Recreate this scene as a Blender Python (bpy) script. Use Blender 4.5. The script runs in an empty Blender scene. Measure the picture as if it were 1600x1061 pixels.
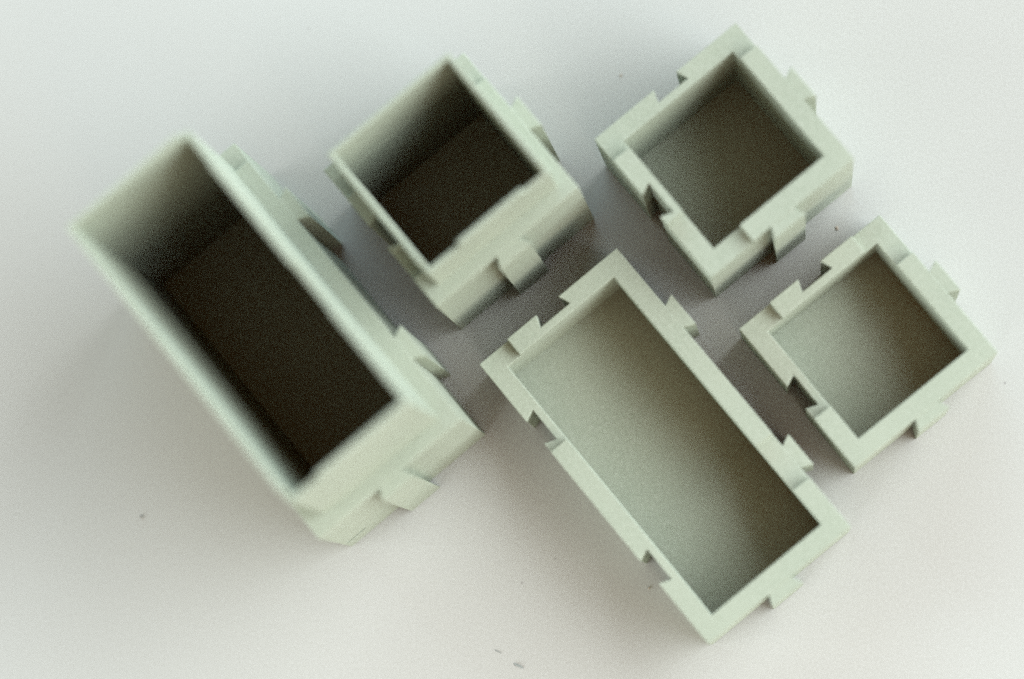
import bpy, bmesh, math, random
from mathutils import Matrix, Vector

scene = bpy.context.scene
S = 0.05                      # one box module is 50 mm; box dimensions below are in modules

# ------------------------------------------------------------------ camera
cam_data = bpy.data.cameras.new('camera')
cam_data.sensor_width = 36.0
cam_data.lens = 36.0 * 4020.64 / 1600.0
cam_data.clip_start = 0.01
cam_data.clip_end = 50.0
cam_data.dof.use_dof = True
cam_data.dof.focus_distance = 14.5 * S
cam_data.dof.aperture_fstop = 2.5
cam = bpy.data.objects.new('camera', cam_data)
scene.collection.objects.link(cam)
R = Matrix(((0.993319411, 0.0137800394, 0.114571627),
            (0.0, 0.992844628, -0.119413339),
            (-0.115397344, 0.118615581, 0.986211842)))
M = R.to_4x4()
M.translation = Vector((0.794215, -2.698468, 14.602967)) * S
cam.matrix_world = M
scene.camera = cam

# ------------------------------------------------------------------ light
world = bpy.data.worlds.new('World')
scene.world = world
world.use_nodes = True
bg = world.node_tree.nodes['Background']
bg.inputs['Color'].default_value = (1.0, 0.46, 0.13, 1)
bg.inputs['Strength'].default_value = 0.20


def area(name, loc, target, sx, sy, energy, color):
    d = bpy.data.lights.new(name, 'AREA')
    d.shape = 'RECTANGLE'
    d.size, d.size_y = sx, sy
    d.energy = energy
    d.color = color
    o = bpy.data.objects.new(name, d)
    o.location = loc
    o.rotation_euler = (Vector(target) - Vector(loc)).to_track_quat('-Z', 'Y').to_euler()
    scene.collection.objects.link(o)
    return o


area('window_light', (3.1, 0.70, 2.1), (-0.05, -0.04, 0.0), 5.4, 3.4, 415, (0.84, 0.96, 1.05))
area('near_fill_light', (2.2, -2.6, 1.5), (-0.05, -0.04, 0.0), 2.4, 1.6, 45, (0.98, 0.92, 0.80))  # fill lamp added at front right to brighten the gaps between boxes
area('far_window_light', (-0.9, 3.2, 1.0), (-0.05, -0.04, 0.0), 4.4, 1.5, 148, (0.62, 0.92, 1.12))
area('side_fill_light', (-2.8, -1.8, 0.75), (-0.05, -0.04, 0.0), 4.5, 1.2, 222, (0.83, 0.95, 1.02))  # added low fill from the left, lifts the table beside the tallest box

scene.view_settings.view_transform = 'Standard'
scene.view_settings.look = 'None'
scene.view_settings.exposure = 0.0
scene.view_settings.gamma = 1.0
scene.view_settings.use_curve_mapping = False
scene.render.engine = 'CYCLES'
scene.cycles.max_bounces = 6
scene.cycles.diffuse_bounces = 1
scene.cycles.use_denoising = False


# ------------------------------------------------------------------ materials
def new_mat(name):
    m = bpy.data.materials.new(name)
    m.use_nodes = True
    nt = m.node_tree
    return m, nt, nt.nodes['Principled BSDF']


def node(nt, kind, **kw):
    n = nt.nodes.new(kind)
    for k, v in kw.items():
        if k in n.inputs:
            n.inputs[k].default_value = v
        else:
            setattr(n, k, v)
    return n


def mix_color(nt, fac, a, b):
    n = nt.nodes.new('ShaderNodeMix')
    n.data_type = 'RGBA'
    for sock, v in ((n.inputs[0], fac), (n.inputs[6], a), (n.inputs[7], b)):
        if hasattr(v, 'links') or hasattr(v, 'is_linked'):
            nt.links.new(v, sock)
        else:
            sock.default_value = v
    return n.outputs[2]


def ramp(nt, src, p0, p1):
    n = nt.nodes.new('ShaderNodeMapRange')
    nt.links.new(src, n.inputs[0])
    n.inputs[1].default_value, n.inputs[2].default_value = p0, p1
    return n.outputs[0]


def plastic_material():
    m, nt, b = new_mat('pale_green_plastic')
    tc = node(nt, 'ShaderNodeTexCoord')
    obj = tc.outputs['Object']
    n1 = node(nt, 'ShaderNodeTexNoise', Scale=45.0, Detail=4.0)
    nt.links.new(obj, n1.inputs['Vector'])
    n2 = node(nt, 'ShaderNodeTexNoise', Scale=900.0, Detail=2.0)
    nt.links.new(obj, n2.inputs['Vector'])
    c = mix_color(nt, ramp(nt, n1.outputs['Fac'], 0.3, 0.7), (0.335, 0.364, 0.272, 1), (0.378, 0.402, 0.303, 1))
    c = mix_color(nt, ramp(nt, n2.outputs['Fac'], 0.35, 0.75), c, (0.40, 0.424, 0.326, 1))
    nt.links.new(c, b.inputs['Base Color'])
    b.inputs['Roughness'].default_value = 0.52
    b.inputs['Specular IOR Level'].default_value = 0.35
    # printed layers: fine horizontal ridges, plus a rough grain
    w = node(nt, 'ShaderNodeTexWave', bands_direction='Z', Scale=420.0, Distortion=0.6)
    nt.links.new(obj, w.inputs['Vector'])
    b1 = node(nt, 'ShaderNodeBump', Strength=0.30, Distance=0.0001)
    nt.links.new(w.outputs['Fac'], b1.inputs['Height'])
    b2 = node(nt, 'ShaderNodeBump', Strength=0.35, Distance=0.0002)
    nt.links.new(n2.outputs['Fac'], b2.inputs['Height'])
    nt.links.new(b1.outputs['Normal'], b2.inputs['Normal'])
    nt.links.new(b2.outputs['Normal'], b.inputs['Normal'])
    return m


def table_material():
    m, nt, b = new_mat('white_table_board')
    tc = node(nt, 'ShaderNodeTexCoord')
    obj = tc.outputs['Object']
    n1 = node(nt, 'ShaderNodeTexNoise', Scale=14.0, Detail=5.0)
    nt.links.new(obj, n1.inputs['Vector'])
    n2 = node(nt, 'ShaderNodeTexNoise', Scale=1100.0, Detail=2.0)
    nt.links.new(obj, n2.inputs['Vector'])
    c = mix_color(nt, ramp(nt, n1.outputs['Fac'], 0.25, 0.75), (0.455, 0.44, 0.39, 1), (0.475, 0.46, 0.41, 1))
    c = mix_color(nt, ramp(nt, n2.outputs['Fac'], 0.3, 0.8), c, (0.505, 0.489, 0.44, 1))
    # scattered fine dust points
    v = node(nt, 'ShaderNodeTexVoronoi', Scale=95.0)
    nt.links.new(obj, v.inputs['Vector'])
    near = ramp(nt, v.outputs['Distance'], 0.045, 0.02)
    sep = node(nt, 'ShaderNodeSeparateColor')
    nt.links.new(v.outputs['Color'], sep.inputs[0])
    some = ramp(nt, sep.outputs[0], 0.72, 0.95)
    mul = node(nt, 'ShaderNodeMath', operation='MULTIPLY')
    nt.links.new(near, mul.inputs[0])
    nt.links.new(some, mul.inputs[1])
    c = mix_color(nt, mul.outputs[0], c, (0.33, 0.31, 0.28, 1))
    nt.links.new(c, b.inputs['Base Color'])
    b.inputs['Roughness'].default_value = 0.6
    b.inputs['Specular IOR Level'].default_value = 0.3
    bp = node(nt, 'ShaderNodeBump', Strength=0.2, Distance=0.0001)
    nt.links.new(n2.outputs['Fac'], bp.inputs['Height'])
    nt.links.new(bp.outputs['Normal'], b.inputs['Normal'])
    return m


def plain_material(name, col, rough=0.8):
    m, nt, b = new_mat(name)
    tc = node(nt, 'ShaderNodeTexCoord')
    n1 = node(nt, 'ShaderNodeTexNoise', Scale=2500.0, Detail=2.0)
    nt.links.new(tc.outputs['Object'], n1.inputs['Vector'])
    c = mix_color(nt, n1.outputs['Fac'], tuple(x * 0.7 for x in col) + (1,), tuple(min(1, x * 1.3) for x in col) + (1,))
    nt.links.new(c, b.inputs['Base Color'])
    b.inputs['Roughness'].default_value = rough
    return m


PLASTIC = plastic_material()
TABLE = table_material()


# ------------------------------------------------------------------ mesh helpers
def link(name, me, mat, parent=None):
    o = bpy.data.objects.new(name, me)
    scene.collection.objects.link(o)
    if mat:
        me.materials.clear()
        me.materials.append(mat)
    if parent:
        o.parent = parent
    return o


def prism(points, z0, z1):
    """closed prism over a plan polygon (counter-clockwise), in modules"""
    bm = bmesh.new()
    lo = [bm.verts.new((x * S, y * S, z0 * S)) for x, y in points]
    hi = [bm.verts.new((x * S, y * S, z1 * S)) for x, y in points]
    bm.faces.new(list(reversed(lo)))
    bm.faces.new(hi)
    n = len(points)
    for i in range(n):
        j = (i + 1) % n
        bm.faces.new((lo[i], lo[j], hi[j], hi[i]))
    bmesh.ops.recalc_face_normals(bm, faces=bm.faces)
    me = bpy.data.meshes.new('solid')
    bm.to_mesh(me)
    bm.free()
    return me


def rect(x0, y0, x1, y1):
    return [(x0, y0), (x1, y0), (x1, y1), (x0, y1)]


def carve(base, cutters):
    """base mesh minus every cutter mesh"""
    o = bpy.data.objects.new('tmp', base)
    scene.collection.objects.link(o)
    tmp = []
    for c in cutters:
        k = bpy.data.objects.new('tmp_cut', c)
        scene.collection.objects.link(k)
        tmp.append(k)
        md = o.modifiers.new('cut', 'BOOLEAN')
        md.operation = 'DIFFERENCE'
        md.solver = 'EXACT'
        md.object = k
    dg = bpy.context.evaluated_depsgraph_get()
    dg.update()
    me = bpy.data.meshes.new_from_object(o.evaluated_get(dg))
    for k in tmp + [o]:
        d = k.data
        bpy.data.objects.remove(k)
        bpy.data.meshes.remove(d)
    return me


def soften(o, w):
    md = o.modifiers.new('worn_edge', 'BEVEL')
    md.width = w * S
    md.segments = 2
    md.limit_method = 'ANGLE'
    md.angle_limit = math.radians(40)
    md.harden_normals = False
    for p in o.data.polygons:
        p.use_smooth = False


# ------------------------------------------------------------------ the boxes
T_IN = 0.1137      # cavity wall set-in
LEDGE = 0.082      # set-in of the raised wall of the two tall boxes
FLOOR = 0.074
STEP = 0.06        # height of the steps in the body's top
RIM_STEP = 0.07    # and in the raised rim of the tall boxes
NECK, TIP, DEPTH = 0.15, 0.215, 0.066     # dovetail keys
MOUTH, SEAT, CUT = 0.158, 0.212, 0.070    # dovetail sockets


def side_rect(side, a, b, N, d0, d1):
    """plan rectangle along one side, from a to b along it, depth d0..d1 measured inwards"""
    if side == 'NW':
        return rect(d0, a, d1, b)
    if side == 'SE':
        return rect(N - d1, a, N - d0, b)
    if side == 'SW':
        return rect(a, d0, b, d1)
    return rect(a, 1 - d1, b, 1 - d0)


def side_poly(side, pts, N):
    """plan polygon given as (along, inward depth) pairs"""
    f = {'NW': lambda s, d: (d, s), 'SE': lambda s, d: (N - d, s),
         'SW': lambda s, d: (s, d), 'NE': lambda s, d: (s, 1 - d)}[side]
    q = [f(s, d) for s, d in pts]
    area2 = sum(q[i][0] * q[(i + 1) % len(q)][1] - q[(i + 1) % len(q)][0] * q[i][1] for i in range(len(q)))
    return q if area2 > 0 else q[::-1]


def storage_box(label, x, y, th, N, h, band, low, rim_low=(), slit=False, narrow=(0.0, 0.0)):
    """N x 1 modules; band = height of the thick lower body (= h when there is no raised wall);
    low / rim_low = (side, from, to) stretches of the body top / raised rim that lie one step lower"""
    root = bpy.data.objects.new('storage_box', None)
    root.empty_display_size = 0.01
    scene.collection.objects.link(root)
    root.location = (x * S, y * S, 0)
    root.rotation_euler = (0, 0, math.radians(th))
    root['label'] = label
    root['category'] = 'box'
    root['group'] = 'pale green storage boxes'

    cuts = [prism(rect(T_IN, T_IN, N - T_IN, 1 - T_IN), -0.2, band + 0.5)]
    for side, a, b, *d in low:
        cuts.append(prism(side_rect(side, a, b, N, -0.05, T_IN + 0.03), band - (d[0] if d else STEP), band + 0.5))
    centres = {'NW': [0.5], 'SE': [0.5], 'SW': [0.495 + i for i in range(N)], 'NE': [0.5 + i for i in range(N)]}
    for side in ('NW', 'SW'):
        for c in centres[side]:
            k = (SEAT - MOUTH) / 2 / CUT
            o = 0.05
            cuts.append(prism(side_poly(side, [(c - MOUTH / 2 + k * o, -o), (c - SEAT / 2, CUT),
                                               (c + SEAT / 2, CUT), (c + MOUTH / 2 - k * o, -o)], N), -0.3, band + 0.6))
    if slit:
        cuts.append(prism(side_poly('SE', [(0.018, -0.02), (0.022, 0.06), (0.145, 0.05), (0.15, -0.02)], N), 0.185, 0.24))
    body = link('body', carve(prism(rect(0, 0, N, 1), 0, band), cuts), PLASTIC, root)
    soften(body, 0.0045)

    fl = link('floor', prism(rect(T_IN - 0.02, T_IN - 0.02, N - T_IN + 0.02, 1 - T_IN + 0.02), 0.012, FLOOR), PLASTIC, root)
    fl.data.name = 'floor'

    for side in ('NE', 'SE'):
        for c in centres[side]:
            top_z = band - 0.0015 - sum((d[0] if d else STEP) for sd, a, b, *d in low if sd == side and a < c < b)
            key = link('dovetail_key', prism(side_poly(side, [(c - NECK / 2, 0.006), (c + NECK / 2, 0.006),
                                             (c + TIP / 2, -DEPTH), (c - TIP / 2, -DEPTH)], N), 0.0, top_z), PLASTIC, root)
            soften(key, 0.0035)

    if h > band:
        i0, i1 = LEDGE, T_IN - 0.0015
        cuts = [prism(rect(i1, i1 + narrow[0], N - i1, 1 - i1 - narrow[1]), -0.2, h + 0.5)]
        for side, a, b in rim_low:
            cuts.append(prism(side_rect(side, a, b, N, 0.0, T_IN + 0.03), h - RIM_STEP, h + 0.5))
        wall = link('raised_wall', carve(prism(rect(i0, i0 + narrow[0], N - i0, 1 - i0 - narrow[1]), band - STEP - 0.06, h), cuts), PLASTIC, root)
        soften(wall, 0.006)
    return root


storage_box('tallest pale green double-length box, farthest left, black inside', -3.09891, -0.57253, -50.42, 2, 2.01, 1.02,
            low=[('NW', -.1, .25), ('NW', .8, 1.1), ('SW', -.1, .3)],
            rim_low=[('NE', -.1, .32), ('NE', 1.0, 1.3), ('SE', -.1, .31)], slit=True, narrow=(0.03, 0.012))
storage_box('tall square pale green box with black interior beside the tallest box', -1.83035, -0.09986, -50.47, 1, 1.47, 1.02,
            low=[('SW', -.1, .22), ('SW', .62, .80), ('NE', -.1, .20)],
            rim_low=[('SE', -.1, .31), ('SE', .75, 1.1)])
storage_box('square pale green box of middle height at the upper right, dark olive inside', -0.35656, 0.07247, -51.03, 1, 0.85, 0.85,
            low=[('SW', -.1, .17), ('SW', .63, 1.1), ('NE', -.1, .18), ('NW', -.1, 1.1), ('SE', -.1, .30)])
storage_box('low pale green double-length box at the bottom centre with lit shallow floor', -1.03112, -1.12489, -50.785, 2, 0.535, 0.535,
            low=[('SW', -.1, .64), ('NW', -.1, .21), ('NE', 1.34, 1.65)])
storage_box('low square pale green box at the far right with lit shallow floor', 0.41104, -0.93988, -51.367, 1, 0.49, 0.49,
            low=[('SW', -.1, .65), ('NW', -.1, .22), ('NW', .80, 1.1), ('NE', -.1, .28)])

# ------------------------------------------------------------------ the table
top = link('table', prism(rect(-30, -30, 30, 30), -0.6, 0.0), TABLE)
top['kind'] = 'structure'


# ------------------------------------------------------------------ dust on the table
DARK_DUST = plain_material('dark_dust', (0.10, 0.095, 0.08))
BROWN_DUST = plain_material('brown_dust', (0.42, 0.35, 0.27))
GREY_DUST = plain_material('grey_dust', (0.29, 0.30, 0.27))


def speck(name, label, x, y, length, width, height, ang, mat, seed):
    rng = random.Random(seed)
    bm = bmesh.new()
    bmesh.ops.create_icosphere(bm, subdivisions=2, radius=1.0)
    for v in bm.verts:
        k = 0.72 + 0.5 * rng.random()
        v.co = Vector((v.co.x * length / 2 * k, v.co.y * width / 2 * k, (v.co.z + 0.75) * height / 2)) * S
        v.co.y += 0.18 * length * S * math.sin(v.co.x / (length * S) * 3.0)
        v.co.z = max(v.co.z, 0.0002 * S)
    me = bpy.data.meshes.new(name)
    bm.to_mesh(me)
    bm.free()
    o = link(name, me, mat)
    o.location = (x * S, y * S, 0.00001)
    o.rotation_euler = (0, 0, math.radians(ang))
    o['label'] = label
    o['category'] = 'dust'
    o['group'] = 'dust on the table'


speck('dust_speck', 'black speck on the white table below left of the tallest box', -3.0637, -1.9348, .020, .010, .008, -20, DARK_DUST, 1)
speck('dust_fibre', 'dark grey crumb of lint at the bottom edge of the photo, below the boxes', -0.8658, -2.7918, .062, .015, .006, -50, GREY_DUST, 2)
speck('dust_fibre', 'tiny thin hair just above the grey crumb near the bottom edge', -0.9827, -2.7126, .040, .005, .003, -50, GREY_DUST, 3)
speck('dust_speck', 'small brown speck between the two upper square boxes', -0.2673, 0.6024, .020, .014, .005, 30, BROWN_DUST, 4)
speck('dust_speck', 'brown crumb on the table between the two square boxes at the right', 0.9633, -0.3187,   .024, .018, .006, 60, BROWN_DUST, 5)
speck('dust_speck', 'small brown speck beside the lower left socket of the low long box', -0.1228, -2.3569, .018, .014, .007, 10, BROWN_DUST, 6)
